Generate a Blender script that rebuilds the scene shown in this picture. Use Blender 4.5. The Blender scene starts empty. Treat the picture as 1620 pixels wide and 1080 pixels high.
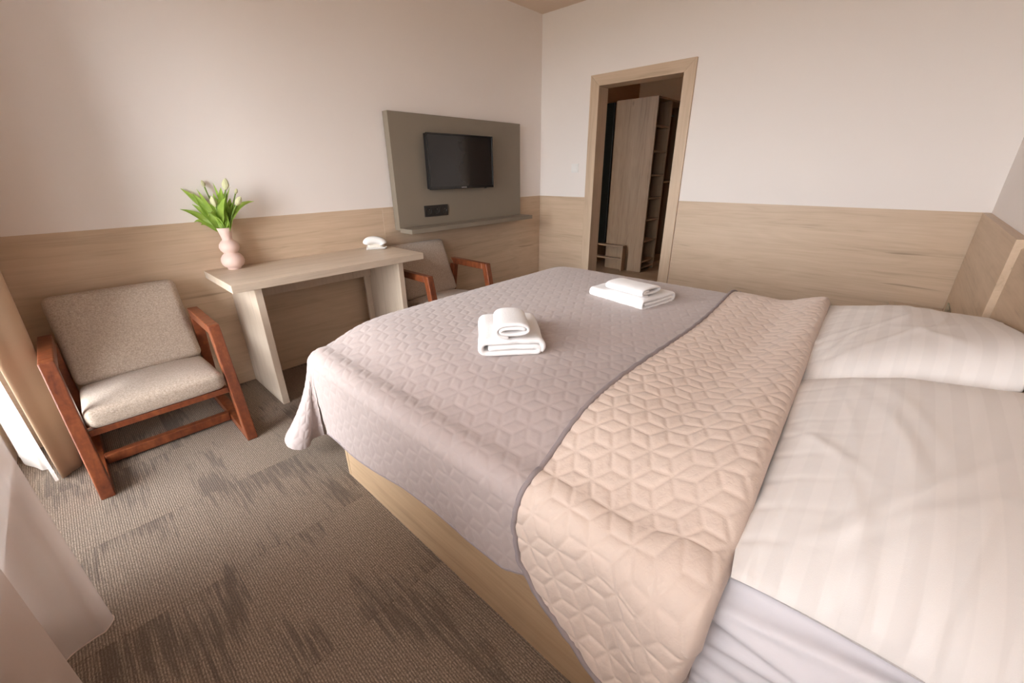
import bpy, bmesh, math, random
import numpy as np
from mathutils import Vector, Matrix, noise as mnoise

random.seed(7)
np.random.seed(7)
SC = bpy.context.scene
COL = SC.collection
PI = math.pi

# ------------------------------------------------------------------ camera
cd = bpy.data.cameras.new('camera')
cd.sensor_width = 36.0
cd.lens = 647.476 / 1620 * 36.0
cd.clip_start = 0.02
cam = bpy.data.objects.new('camera', cd)
COL.objects.link(cam)
Fv = Vector((0.67433501, 0.63023403, -0.3848082))
Rv = Vector((0.67954563, -0.73355696, -0.01057969))
Uv = Vector((0.28894642, 0.25436047, 0.92293592))
mw = Matrix((Rv, Uv, -Fv)).transposed().to_4x4()
mw.translation = Vector((-3.5921, -2.9254, 1.2688))
cam.matrix_world = mw
SC.camera = cam

# ------------------------------------------------------------------ world, daylight, exposure
world = bpy.data.worlds.new('overcast_sky')
SC.world = world
world.use_nodes = True
wn = world.node_tree.nodes
wn['Background'].inputs['Color'].default_value = (0.92, 0.955, 1.0, 1)
wn['Background'].inputs['Strength'].default_value = 7.0

def portal(name, y0, y1, z0, z1, x):
    L = bpy.data.lights.new(name, 'AREA')
    L.shape = 'RECTANGLE'
    L.size = z1 - z0
    L.size_y = y1 - y0
    L.cycles.is_portal = True
    o = bpy.data.objects.new(name, L)
    o.location = (x, (y0 + y1) / 2, (z0 + z1) / 2)
    o.rotation_euler = (0, -PI / 2, 0)
    COL.objects.link(o)
    return o
XW = -4.05
portal('balcony_daylight', -1.32, -0.12, 0.05, 2.12, XW - 0.32)
portal('window_daylight', -3.10, -1.45, 0.85, 2.12, XW - 0.32)

vs = SC.view_settings
vs.view_transform = 'Standard'
vs.look = 'None'
vs.exposure = 1.70
vs.gamma = 1.0
vs.use_curve_mapping = False
SC.cycles.max_bounces = 10
SC.cycles.diffuse_bounces = 7
SC.cycles.transparent_max_bounces = 16

# ------------------------------------------------------------------ materials
class NT:
    def __init__(s, name):
        s.m = bpy.data.materials.new(name)
        s.m.use_nodes = True
        s.n = s.m.node_tree.nodes
        s.l = s.m.node_tree.links
        s.b = s.n['Principled BSDF']
    def add(s, t, **kw):
        n = s.n.new(t)
        for k, v in kw.items():
            setattr(n, k, v)
        return n
    def link(s, a, b):
        s.l.new(a, b)
    def math(s, op, a, b=None, clamp=False):
        n = s.add('ShaderNodeMath', operation=op, use_clamp=clamp)
        for i, v in enumerate((a, b)):
            if v is None:
                continue
            if isinstance(v, (int, float)):
                n.inputs[i].default_value = v
            else:
                s.link(v, n.inputs[i])
        return n.outputs[0]
    def mix(s, fac, c1, c2, mode='MIX'):
        n = s.add('ShaderNodeMix', data_type='RGBA', blend_type=mode)
        for sock, v in ((n.inputs[0], fac), (n.inputs[6], c1), (n.inputs[7], c2)):
            if isinstance(v, (int, float)):
                sock.default_value = v
            elif isinstance(v, tuple):
                sock.default_value = (*v, 1) if len(v) == 3 else v
            else:
                s.link(v, sock)
        return n.outputs[2]
    def ramp(s, fac, stops):
        n = s.add('ShaderNodeValToRGB')
        e = n.color_ramp.elements
        while len(e) < len(stops):
            e.new(0.5)
        for i, (p, c) in enumerate(stops):
            e[i].position = p
            e[i].color = (*c, 1) if len(c) == 3 else c
        s.link(fac, n.inputs[0])
        return n.outputs[0]
    def coord(s, scale=(1, 1, 1), kind='Object', loc=None):
        tc = s.add('ShaderNodeTexCoord')
        mp = s.add('ShaderNodeMapping')
        mp.inputs['Scale'].default_value = scale
        if loc:
            mp.inputs['Location'].default_value = loc
        s.link(tc.outputs[kind], mp.inputs['Vector'])
        return mp.outputs['Vector']
    def noise(s, vec, scale=5, detail=2, rough=0.5, dist=0.0, dim='3D', w=None):
        n = s.add('ShaderNodeTexNoise', noise_dimensions=dim)
        n.inputs['Scale'].default_value = scale
        n.inputs['Detail'].default_value = detail
        n.inputs['Roughness'].default_value = rough
        n.inputs['Distortion'].default_value = dist
        s.link(vec, n.inputs['Vector'])
        if w is not None:
            s.link(w, n.inputs['W'])
        return n.outputs['Fac']
    def bump(s, h, strength=0.3, dist=0.002):
        n = s.add('ShaderNodeBump')
        n.inputs['Strength'].default_value = strength
        n.inputs['Distance'].default_value = dist
        s.link(h, n.inputs['Height'])
        s.link(n.outputs[0], s.b.inputs['Normal'])
    def set(s, **kw):
        for k, v in kw.items():
            i = s.b.inputs[k]
            if isinstance(v, (int, float)):
                i.default_value = v
            elif isinstance(v, tuple):
                i.default_value = (*v, 1) if len(v) == 3 else v
            else:
                s.link(v, i)
        return s

def plain(name, col, rough=0.5, metal=0.0, spec=0.5, bump=None):
    t = NT(name)
    v = t.coord((1, 1, 1))
    n = t.noise(v, 9, 3)
    c = t.mix(n, tuple(x * 0.96 for x in col), tuple(min(1, x * 1.04) for x in col))
    t.set(**{'Base Color': c, 'Roughness': rough, 'Metallic': metal, 'Specular IOR Level': spec})
    if bump:
        h = t.noise(v, bump[0], 2)
        t.bump(h, bump[1], bump[2])
    return t.m

def oak(name, axis, c_light=(0.66, 0.505, 0.365), c_mid=(0.575, 0.43, 0.30), c_dark=(0.43, 0.31, 0.205), rough=0.42, knots=True):
    """pale oak laminate, grain along axis"""
    t = NT(name)
    a = 'XYZ'.index(axis)
    def sc(along, across):
        v = [across] * 3
        v[a] = along
        return tuple(v)
    oi = t.add('ShaderNodeObjectInfo')
    w = t.math('MULTIPLY', oi.outputs['Random'], 37.0)
    big = t.noise(t.coord(sc(0.55, 5.0)), 1.6, 3, 0.55, 0.6, '4D', w)
    warp = t.noise(t.coord(sc(1.1, 2.6)), 1.7, 2, 0.5, 0.0, '4D', w)
    cs = t.math('ADD', t.math('MULTIPLY', big, 9.0), t.math('MULTIPLY', warp, 6.0))
    ring = t.math('SINE', t.math('MULTIPLY', cs, 4.2))
    ring = t.math('MULTIPLY', t.math('ADD', ring, 1.0), 0.5)
    fine = t.noise(t.coord(sc(2.2, 110.0)), 1.0, 3, 0.6, 0.0, '4D', w)
    mid = t.noise(t.coord(sc(0.75, 15.0)), 1.0, 4, 0.6, 0.15, '4D', w)
    f = t.math('ADD', t.math('MULTIPLY', mid, 0.60), t.math('MULTIPLY', fine, 0.32))
    f = t.math('ADD', f, t.math('MULTIPLY', ring, 0.075))
    c = t.ramp(f, [(0.30, c_dark), (0.45, c_mid), (0.64, c_light), (0.80, tuple(min(1, x * 1.08) for x in c_light))])
    blot = t.noise(t.coord(sc(0.8, 3.0)), 1.0, 2, 0.5, 0.0, '4D', w)
    c = t.mix(t.math('MULTIPLY', blot, 0.35), c, tuple(x * 0.9 + 0.04 for x in c_mid))
    if knots:
        vor = t.add('ShaderNodeTexVoronoi', voronoi_dimensions='4D')
        vor.inputs['Scale'].default_value = 1.0
        t.link(t.coord(sc(2.0, 4.2)), vor.inputs['Vector'])
        t.link(w, vor.inputs['W'])
        kd = t.add('ShaderNodeMapRange')
        kd.inputs['From Min'].default_value = 0.03
        kd.inputs['From Max'].default_value = 0.085
        kd.inputs['To Min'].default_value = 0.55
        kd.inputs['To Max'].default_value = 0.0
        t.link(vor.outputs['Distance'], kd.inputs['Value'])
        c = t.mix(kd.outputs[0], c, tuple(x * 0.62 for x in c_dark))
    crack = t.noise(t.coord(sc(1.6, 26.0)), 1.3, 1, 0.4, 0.2, '4D', w)
    cr = t.ramp(crack, [(0.735, (0, 0, 0)), (0.79, (1, 1, 1))])
    c = t.mix(t.math('MULTIPLY', cr, 0.55), c, tuple(x * 0.6 for x in c_dark))
    t.set(**{'Base Color': c, 'Roughness': rough, 'Specular IOR Level': 0.35})
    t.bump(fine, 0.12, 0.001)
    return t.m

OAK = {a: oak('oak_laminate_' + a.lower(), a) for a in 'XYZ'}
OAKD = {a: oak('oak_furniture_' + a.lower(), a, (0.63, 0.52, 0.41), (0.56, 0.45, 0.345), (0.43, 0.335, 0.245), 0.45) for a in 'XYZ'}
OAKB = {a: oak('oak_bed_' + a.lower(), a, (0.55, 0.385, 0.235), (0.47, 0.32, 0.19), (0.34, 0.225, 0.13), 0.45) for a in 'XY'}
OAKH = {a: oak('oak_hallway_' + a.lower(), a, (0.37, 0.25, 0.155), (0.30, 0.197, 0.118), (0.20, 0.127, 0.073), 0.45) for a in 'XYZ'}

def red_wood():
    t = NT('red_brown_varnished_wood')
    v = t.coord((14, 14, 3.0))
    n = t.noise(v, 2.2, 4, 0.6, 0.6)
    n2 = t.noise(t.coord((60, 60, 60)), 1.0, 2)
    f = t.math('ADD', t.math('MULTIPLY', n, 0.7), t.math('MULTIPLY', n2, 0.3))
    c = t.ramp(f, [(0.3, (0.10, 0.022, 0.009)), (0.5, (0.185, 0.047, 0.016)), (0.72, (0.285, 0.088, 0.029))])
    t.set(**{'Base Color': c, 'Roughness': 0.36, 'Specular IOR Level': 0.5, 'Coat Weight': 0.15})
    t.bump(n2, 0.08, 0.001)
    return t.m
REDWOOD = red_wood()

def upholstery():
    t = NT('oatmeal_upholstery')
    n1 = t.noise(t.coord((1, 1, 1)), 420, 2, 0.7)
    n2 = t.noise(t.coord((1, 1, 1)), 150, 2, 0.6)
    n3 = t.noise(t.coord((1, 1, 1)), 6, 2)
    f = t.math('ADD', t.math('MULTIPLY', n1, 0.6), t.math('MULTIPLY', n2, 0.4))
    c = t.ramp(f, [(0.33, (0.27, 0.205, 0.155)), (0.5, (0.465, 0.375, 0.30)), (0.66, (0.63, 0.53, 0.44))])
    c = t.mix(t.math('MULTIPLY', n3, 0.2), c, (0.43, 0.355, 0.295))
    t.set(**{'Base Color': c, 'Roughness': 0.95, 'Specular IOR Level': 0.1, 'Sheen Weight': 0.15})
    t.bump(f, 0.5, 0.002)
    return t.m
UPH = upholstery()

def wall_paint(name, col):
    t = NT(name)
    n = t.noise(t.coord((1, 1, 1)), 260, 3, 0.6)
    n2 = t.noise(t.coord((1, 1, 1)), 1.3, 2)
    c = t.mix(n2, tuple(x * 0.985 for x in col), col)
    t.set(**{'Base Color': c, 'Roughness': 0.85, 'Specular IOR Level': 0.2})
    t.bump(n, 0.12, 0.0015)
    return t.m
PAINT = wall_paint('warm_white_wall_paint', (0.85, 0.79, 0.745))
CEIL = wall_paint('ceiling_paint', (0.74, 0.60, 0.48))
HALL_LIGHT_TINT = wall_paint('hallway_paint', (0.62, 0.42, 0.27))  # dim warm light on white hallway walls, put into their colour

def carpet():
    t = NT('striped_carpet_tile')
    oi = t.add('ShaderNodeObjectInfo')
    w = t.math('MULTIPLY', oi.outputs['Random'], 91.0)
    # dark dashed streaks along y
    streak = t.noise(t.coord((85, 5.5, 1)), 1.0, 2, 0.6, 0.0, '4D', w)
    cloud = t.noise(t.coord((5.0, 2.6, 1)), 1.0, 1, 0.4, 0.0, '4D', w)
    f = t.math('ADD', t.math('MULTIPLY', streak, 0.7), t.math('MULTIPLY', cloud, 0.9))
    dark = t.ramp(f, [(0.83, (0, 0, 0)), (0.95, (0.85, 0.85, 0.85))])
    fleck = t.noise(t.coord((230, 150, 1)), 1.0, 2, 0.7)
    lgt = t.ramp(fleck, [(0.3, (0.145, 0.106, 0.076)), (0.52, (0.335, 0.258, 0.197)), (0.72, (0.53, 0.42, 0.335))])
    drk = t.ramp(fleck, [(0.3, (0.095, 0.069, 0.054)), (0.7, (0.215, 0.165, 0.132))])
    c = t.mix(dark, lgt, drk)
    wv = t.add('ShaderNodeTexWave', wave_type='BANDS', bands_direction='X')
    wv.inputs['Scale'].default_value = 44.0
    wv.inputs['Distortion'].default_value = 2.2
    wv.inputs['Detail'].default_value = 3
    wv.inputs['Detail Scale'].default_value = 3
    t.link(t.coord((1, 0.3, 1)), wv.inputs['Vector'])
    rib = wv.outputs['Fac']
    c = t.mix(t.math('MULTIPLY', t.math('SUBTRACT', 1.0, rib), 0.72), c, (0.115, 0.09, 0.07))
    t.set(**{'Base Color': c, 'Roughness': 1.0, 'Specular IOR Level': 0.05, 'Sheen Weight': 0.1})
    t.bump(t.math('ADD', rib, t.math('MULTIPLY', fleck, 0.8)), 0.3, 0.002)
    return t.m
CARPET = carpet()

def cloth(name, col, crinkle=(60, 0.25), sheen=0.2, rough=0.75, stripes=None, uvw=None):
    t = NT(name)
    n = t.noise(t.coord((1, 1, 1)), 900, 1)
    wr = t.noise(t.coord(uvw or (1, 1, 1)), crinkle[0], 3, 0.55, 0.4)
    c = t.mix(t.math('MULTIPLY', n, 0.25), col, tuple(x * 0.88 for x in col))
    r = rough
    if stripes:
        wv = t.add('ShaderNodeTexWave', wave_type='BANDS', bands_direction='Y')
        wv.inputs['Scale'].default_value = stripes
        wv.inputs['Distortion'].default_value = 0.0
        t.link(t.coord((1, 1, 1), 'UV'), wv.inputs['Vector'])
        st = t.ramp(wv.outputs['Fac'], [(0.42, (0, 0, 0)), (0.58, (1, 1, 1))])
        c = t.mix(st, c, tuple(x * 0.945 for x in col))
        r = t.math('ADD', t.math('MULTIPLY', st, 0.3), 0.5)
    t.set(**{'Base Color': c, 'Roughness': r, 'Specular IOR Level': 0.25, 'Sheen Weight': sheen})
    t.bump(t.math('ADD', wr, t.math('MULTIPLY', n, 0.12)), crinkle[1], 0.004)
    return t.m
GREYQ = cloth('grey_mauve_quilt_fabric', (0.43, 0.352, 0.328), (75, 0.16), 0.25, 0.5)
TANQ = cloth('beige_quilt_fabric', (0.685, 0.55, 0.465), (95, 0.32), 0.2, 0.55)
BIND = cloth('grey_binding_fabric', (0.30, 0.25, 0.25), (200, 0.2), 0.1, 0.7)
WHITEC = cloth('white_satin_stripe_cotton', (0.84, 0.795, 0.765), (9, 0.32), 0.1, 0.6, stripes=6.2)
SHEET = cloth('white_sheet_cotton', (0.77, 0.74, 0.77), (14, 0.15), 0.1, 0.7)
TOWEL = cloth('white_terry', (0.84, 0.81, 0.795), (160, 0.3), 0.35, 0.95)
BEIGEC = cloth('beige_curtain_fabric', (0.52, 0.36, 0.235), (3, 0.1), 0.2, 0.75)
GREYM = plain('grey_olive_board', (0.235, 0.195, 0.148), 0.5)
BLACK = plain('black_plastic', (0.012, 0.011, 0.011), 0.3)
SCREEN = plain('dark_screen', (0.018, 0.016, 0.015), 0.12)
SILVER = plain('silver_print', (0.6, 0.6, 0.6), 0.3, 0.8)
WHITEP = plain('white_plastic', (0.85, 0.83, 0.80), 0.35)
CREAMP = plain('cream_plastic', (0.78, 0.72, 0.63), 0.4)
DARKSLOT = plain('dark_gap', (0.03, 0.028, 0.025), 0.8)
PINKV = plain('matt_pink_ceramic', (0.74, 0.545, 0.475), 0.6, bump=(80, 0.05, 0.001))
PVC = plain('white_window_frame', (0.80, 0.79, 0.77), 0.4)
METAL = plain('brushed_metal', (0.5, 0.5, 0.5), 0.3, 1.0)
ADDED_GROUND = plain('outdoor_ground', (0.22, 0.20, 0.16), 0.9)
BLACKM = plain('black_panel_lacquer', (0.006, 0.006, 0.004), 0.7, spec=0.1)

def translucent(name, col, transp, rough=0.9):
    t = NT(name)
    tr = t.add('ShaderNodeBsdfTranslucent')
    df = t.add('ShaderNodeBsdfDiffuse')
    tp = t.add('ShaderNodeBsdfTransparent')
    weave = t.noise(t.coord((1, 1, 1)), 700, 1)
    c = t.mix(weave, tuple(x * 0.95 for x in col), col)
    t.link(c, tr.inputs['Color'])
    t.link(c, df.inputs['Color'])
    m1 = t.add('ShaderNodeMixShader')
    m1.inputs[0].default_value = 0.5
    t.link(df.outputs[0], m1.inputs[1])
    t.link(tr.outputs[0], m1.inputs[2])
    m2 = t.add('ShaderNodeMixShader')
    m2.inputs[0].default_value = transp
    t.link(m1.outputs[0], m2.inputs[1])
    t.link(tp.outputs[0], m2.inputs[2])
    t.link(m2.outputs[0], t.n['Material Output'].inputs['Surface'])
    return t.m
SHEER = translucent('sheer_voile', (0.76, 0.655, 0.59), 0.40)
SHEERHEM = translucent('sheer_voile_hem', (0.80, 0.68, 0.60), 0.1)
LINER = translucent('white_liner_voile', (0.86, 0.82, 0.78), 0.05)

def glass(name, tint=(1, 1, 1)):
    t = NT(name)
    tp = t.add('ShaderNodeBsdfTransparent')
    tp.inputs['Color'].default_value = (*tint, 1)
    gl = t.add('ShaderNodeBsdfGlossy')
    gl.inputs['Roughness'].default_value = 0.02
    fr = t.add('ShaderNodeFresnel')
    fr.inputs['IOR'].default_value = 1.5
    mx = t.add('ShaderNodeMixShader')
    t.link(fr.outputs[0], mx.inputs[0])
    t.link(tp.outputs[0], mx.inputs[1])
    t.link(gl.outputs[0], mx.inputs[2])
    t.link(mx.outputs[0], t.n['Material Output'].inputs['Surface'])
    return t.m
GLASS = glass('window_glass')
GLASST = glass('greenish_glass', (0.75, 0.85, 0.80))

def leafmat(name, c1, c2):
    t = NT(name)
    n = t.noise(t.coord((1, 1, 1)), 30, 2)
    c = t.mix(n, c1, c2)
    t.set(**{'Base Color': c, 'Roughness': 0.45, 'Specular IOR Level': 0.4})
    t.b.inputs['Subsurface Weight'].default_value = 0.0
    tr = t.add('ShaderNodeBsdfTranslucent')
    t.link(c, tr.inputs['Color'])
    mx = t.add('ShaderNodeMixShader')
    mx.inputs[0].default_value = 0.3
    t.link(t.b.outputs[0], mx.inputs[1])
    t.link(tr.outputs[0], mx.inputs[2])
    t.link(mx.outputs[0], t.n['Material Output'].inputs['Surface'])
    return t.m
LEAF = leafmat('tulip_leaf_green', (0.20, 0.36, 0.04), (0.46, 0.60, 0.12))
STEM = leafmat('tulip_stem_green', (0.22, 0.36, 0.07), (0.32, 0.46, 0.12))
PETAL = leafmat('greenish_white_petal', (0.66, 0.68, 0.36), (0.84, 0.80, 0.58))

# ------------------------------------------------------------------ builders
ROOT = {}
def root_loc(o):
    while o.parent:
        o = o.parent
    return ROOT.get(o.name, Vector((0, 0, 0)))

def link_mesh(name, me, mat, parent=None, smooth=False):
    o = bpy.data.objects.new(name, me)
    COL.objects.link(o)
    if parent:
        off = root_loc(parent)
        if off.length > 0:
            me.transform(Matrix.Translation(-off))
        o.parent = parent
    if mat:
        me.materials.append(mat)
    if smooth:
        me.polygons.foreach_set('use_smooth', [True] * len(me.polygons))
    return o

def part(name, bm, mat, parent=None, smooth=False):
    me = bpy.data.meshes.new(name)
    bmesh.ops.recalc_face_normals(bm, faces=bm.faces)
    bm.to_mesh(me)
    bm.free()
    return link_mesh(name, me, mat, parent, smooth)

def tag(o, label=None, cat=None, group=None, kind=None):
    for k, v in (('label', label), ('category', cat), ('group', group), ('kind', kind)):
        if v:
            o[k] = v
    return o

def thing(name, loc, label, cat, group=None):
    o = bpy.data.objects.new(name, None)
    o.empty_display_size = 0.1
    o.location = loc
    COL.objects.link(o)
    ROOT[o.name] = Vector(loc)
    tag(o, label, cat, group)
    return o

def set_origin(o, loc):
    """give a single-mesh thing its own origin"""
    o.data.transform(Matrix.Translation(-Vector(loc)))
    o.location = loc
    ROOT[o.name] = Vector(loc)
    return o

HEX = [(0, 1, 2, 3), (7, 6, 5, 4), (0, 4, 5, 1), (1, 5, 6, 2), (2, 6, 7, 3), (3, 7, 4, 0)]
def hexa(bm, pts, bevel=0.0, seg=2):
    vs_ = [bm.verts.new(p) for p in pts]
    fs = [bm.faces.new([vs_[i] for i in f]) for f in HEX]
    bmesh.ops.recalc_face_normals(bm, faces=fs)
    if bevel:
        es = list({e for f in fs for e in f.edges})
        bmesh.ops.bevel(bm, geom=es, offset=bevel, segments=seg, affect='EDGES', profile=0.5)
    return bm

def box(x0, x1, y0, y1, z0, z1, bevel=0.0, seg=2, bm=None):
    bm = bm or bmesh.new()
    return hexa(bm, [(x0, y0, z0), (x1, y0, z0), (x1, y1, z0), (x0, y1, z0),
                     (x0, y0, z1), (x1, y0, z1), (x1, y1, z1), (x0, y1, z1)], bevel, seg)

def prism_yz(q, x0, x1, bevel=0.003, bm=None):
    """quad in the y-z plane pushed along x"""
    bm = bm or bmesh.new()
    return hexa(bm, [(x0, *p) for p in q] + [(x1, *p) for p in q], bevel)

def tube(pts, r, seg=10, bm=None, closed=False, caps=True):
    bm = bm or bmesh.new()
    pts = [Vector(p) for p in pts]
    n = len(pts)
    rings = []
    up = Vector((0, 0, 1))
    prev = None
    for i, p in enumerate(pts):
        d = (pts[(i + 1) % n if closed else min(i + 1, n - 1)] - pts[(i - 1) % n if closed else max(i - 1, 0)])
        if d.length < 1e-9:
            d = Vector((0, 0, 1))
        d.normalize()
        if prev is None:
            a = d.cross(up)
            if a.length < 0.1:
                a = d.cross(Vector((1, 0, 0)))
        else:
            a = prev - d * prev.dot(d)
        a.normalize()
        prev = a
        b = d.cross(a)
        rr = r[i] if hasattr(r, '__len__') else r
        rings.append([bm.verts.new(p + (a * math.cos(2 * PI * k / seg) + b * math.sin(2 * PI * k / seg)) * rr) for k in range(seg)])
    for i in range(n - (0 if closed else 1)):
        A, B = rings[i], rings[(i + 1) % n]
        for k in range(seg):
            bm.faces.new((A[k], A[(k + 1) % seg], B[(k + 1) % seg], B[k]))
    if caps and not closed:
        bm.faces.new(rings[0][::-1])
        bm.faces.new(rings[-1])
    return bm

def lathe(prof, cx, cy, seg=40, bm=None):
    bm = bm or bmesh.new()
    rings = [[bm.verts.new((cx + r * math.cos(2 * PI * k / seg), cy + r * math.sin(2 * PI * k / seg), z)) for k in range(seg)] for r, z in prof]
    for A, B in zip(rings, rings[1:]):
        for k in range(seg):
            bm.faces.new((A[k], A[(k + 1) % seg], B[(k + 1) % seg], B[k]))
    bm.faces.new(rings[0][::-1])
    return bm

def grid_mesh(name, P, uv=None, closed_u=False):
    n, m = P.shape[:2]
    me = bpy.data.meshes.new(name)
    V = P.reshape(-1, 3)
    idx = np.arange(n * m).reshape(n, m)
    a, b, c, d = idx[:-1, :-1], idx[1:, :-1], idx[1:, 1:], idx[:-1, 1:]
    Q = np.stack([a, b, c, d], -1).reshape(-1, 4)
    if closed_u:
        Q2 = np.stack([idx[-1, :-1], idx[0, :-1], idx[0, 1:], idx[-1, 1:]], -1).reshape(-1, 4)
        Q = np.concatenate([Q, Q2])
    me.vertices.add(len(V))
    me.vertices.foreach_set('co', V.astype(np.float32).ravel())
    me.loops.add(Q.size)
    me.loops.foreach_set('vertex_index', Q.astype(np.int32).ravel())
    me.polygons.add(len(Q))
    me.polygons.foreach_set('loop_start', np.arange(0, Q.size, 4, dtype=np.int32))
    me.polygons.foreach_set('use_smooth', np.ones(len(Q), dtype=bool))
    if uv is not None:
        l = me.uv_layers.new(name='UVMap')
        l.data.foreach_set('uv', uv.reshape(-1, 2)[Q.ravel()].astype(np.float32).ravel())
    me.update(calc_edges=True)
    me.validate()
    return me

def grid_normals(P):
    du = np.gradient(P, axis=0)
    dv = np.gradient(P, axis=1)
    n = np.cross(du, dv)
    l = np.linalg.norm(n, axis=-1, keepdims=True)
    return n / np.maximum(l, 1e-9)

def catmull(pts, n):
    pts = np.array(pts, float)
    k = len(pts)
    t = np.linspace(0, k - 1, n)
    out = []
    for s in t:
        i = min(int(s), k - 2)
        f = s - i
        p0, p1, p2, p3 = pts[max(i - 1, 0)], pts[i], pts[i + 1], pts[min(i + 2, k - 1)]
        out.append(0.5 * (2 * p1 + (p2 - p0) * f + (2 * p0 - 5 * p1 + 4 * p2 - p3) * f * f + (3 * p1 - p0 - 3 * p2 + p3) * f ** 3))
    return np.array(out)

def copy_tree(o, parent=None):
    c = o.copy()
    COL.objects.link(c)
    c.parent = parent
    for ch in list(o.children):
        copy_tree(ch, c)
    return c

# ------------------------------------------------------------------ room shell
H = 2.5914
YH = -3.27           # headboard wall
HW = 1.022           # wainscot height
T = 0.2

bm = box(XW - 0.3, 0.0, 0.0, T, 0, H)
tag(part('wall_back', bm, PAINT), kind='structure')
bm = box(XW - 0.3, T * 0.7, YH - T, YH, 0, H)
tag(part('wall_front', bm, PAINT), kind='structure')
# door wall with its opening
D0, D1, DZ = -1.430, -0.636, 1.962
bm = box(0, 0.14, D1, 0.2, 0, H)
box(0, 0.14, YH, D0, 0, H, bm=bm)
box(0, 0.14, D0, D1, DZ, H, bm=bm)
tag(part('wall_right', bm, PAINT), kind='structure')
# window wall: balcony door and window openings
bm = box(XW - 0.3, XW, -0.12, 0, 0, H)
box(XW - 0.3, XW, YH, -3.10, 0, H, bm=bm)
box(XW - 0.3, XW, -3.10, -0.12, 2.12, H, bm=bm)
box(XW - 0.3, XW, -1.45, -1.32, 0, 2.12, bm=bm)
box(XW - 0.3, XW, -3.10, -1.45, 0, 0.85, bm=bm)
box(XW - 0.3, XW, -1.32, -0.12, -0.02, 0.04, bm=bm)
tag(part('wall_left', bm, PAINT), kind='structure')
tag(part('ceiling', box(XW - 0.3, 3.0, YH - T, 0.6, H, H + 0.15), CEIL), kind='structure')
fl = tag(part('floor', box(XW - 0.3, 3.0, YH - T, 0.6, -0.15, -0.012), plain('screed', (0.12, 0.10, 0.085), 0.95)), kind='structure')

# carpet tiles, each a piece of the floor
tile_me = None
tx, ty, TS = -3.511, -1.53, 0.5
nt = 0
for i in range(-3, 9):
    for j in range(-5, 5):
        x0, x1 = max(tx + TS * i, XW), min(tx + TS * (i + 1), 0.0)
        y0, y1 = max(ty + TS * j, YH), min(ty + TS * (j + 1), 0.0)
        if x1 - x0 < 0.02 or y1 - y0 < 0.02:
            continue
        g = 0.00025
        b = box(x0 + g, x1 - g, y0 + g, y1 - g, -0.0119, 0.0, 0.0007, 1)
        o = part('carpet_tile', b, CARPET, fl)
b = box(0.0, 3.0, -2.4, 0.6, -0.0119, 0.0)
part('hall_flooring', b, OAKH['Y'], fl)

# wainscot panels
WT = 0.014
wn1 = bpy.data.objects.new('trim_1', None); COL.objects.link(wn1); tag(wn1, kind='structure')
for x0, x1 in ((XW, -1.885), (-1.885, 0.0)):
    part('panel', box(x0 + 0.0003, x1 - 0.0003, -0.001, WT, 0, HW, 0.001, 1), OAK['X'], wn1)
wn2 = bpy.data.objects.new('trim_2', None); COL.objects.link(wn2); tag(wn2, kind='structure')
for y0, y1 in ((-0.563, 0.0), (YH, -1.494)):
    part('panel', box(-0.001, WT, y0 + 0.0008, y1 - 0.0008, 0, HW, 0.001, 1), OAK['Y'], wn2)

# door frame (no leaf hung in it)
dr = bpy.data.objects.new('door_1', None); COL.objects.link(dr); tag(dr, kind='structure')
part('jamb', box(-0.006, 0.146, -0.6585, D1, 0, DZ - 0.017, 0.002), OAK['Z'], dr)
part('jamb', box(-0.006, 0.146, D0, -1.4075, 0, DZ - 0.017, 0.002), OAK['Z'], dr)
part('head_jamb', box(-0.006, 0.146, D0, D1, DZ - 0.017, DZ, 0.002), OAK['Y'], dr)
def casing_leg(y_in, y_out):
    b = bmesh.new()
    # mitred top
    s = 1.945
    q = [(-0.018, y_in, 0), (-0.018, y_out, 0), (-0.0, y_out, 0), (-0.0, y_in, 0),
         (-0.018, y_in, s), (-0.018, y_out, 2.033), (-0.0, y_out, 2.033), (-0.0, y_in, s)]
    hexa(b, q, 0.002)
    return b
part('casing', casing_leg(-0.662, -0.573), OAK['Z'], dr)
part('casing', casing_leg(-1.404, -1.493), OAK['Z'], dr)
b = bmesh.new()
hexa(b, [(-0.018, -0.662, 1.9455), (-0.018, -1.404, 1.9455), (0, -1.404, 1.9455), (0, -0.662, 1.9455),
         (-0.018, -0.5735, 2.033), (-0.018, -1.4925, 2.033), (0, -1.4925, 2.033), (0, -0.5735, 2.033)], 0.002)
part('casing', b, OAK['Y'], dr)

# balcony door and window (behind the curtains, out of the frame)
def glazing(name, y0, y1, z0, z1, mids):
    w = bpy.data.objects.new(name, None); COL.objects.link(w); tag(w, kind='structure')
    xa, xb = XW - 0.22, XW - 0.15
    f = 0.06
    bm = box(xa, xb, y0, y0 + f, z0, z1, 0.004)
    box(xa, xb, y1 - f, y1, z0, z1, 0.004, bm=bm)
    box(xa, xb, y0 + f, y1 - f, z0, z0 + f, 0.004, bm=bm)
    box(xa, xb, y0 + f, y1 - f, z1 - f, z1, 0.004, bm=bm)
    for m in mids:
        box(xa, xb, m - f / 2, m + f / 2, z0 + f, z1 - f, 0.004, bm=bm)
    part('frame', bm, PVC, w)
    ys = [y0 + f] + [v for m in mids for v in (m - f / 2, m + f / 2)] + [y1 - f]
    for k in range(0, len(ys), 2):
        part('pane', box(XW - 0.188, XW - 0.182, ys[k], ys[k + 1], z0 + f, z1 - f), GLASS, w)
    return w
glazing('door_2', -1.318, -0.122, 0.041, 2.118, [])
glazing('window_1', -3.098, -1.452, 0.852, 2.118, [-2.22])

tag(part('ground', box(-60, 30, -45, 45, -3.4, -3.2), ADDED_GROUND), kind='structure')  # unseen slab, added to keep sky light from entering from below

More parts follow.
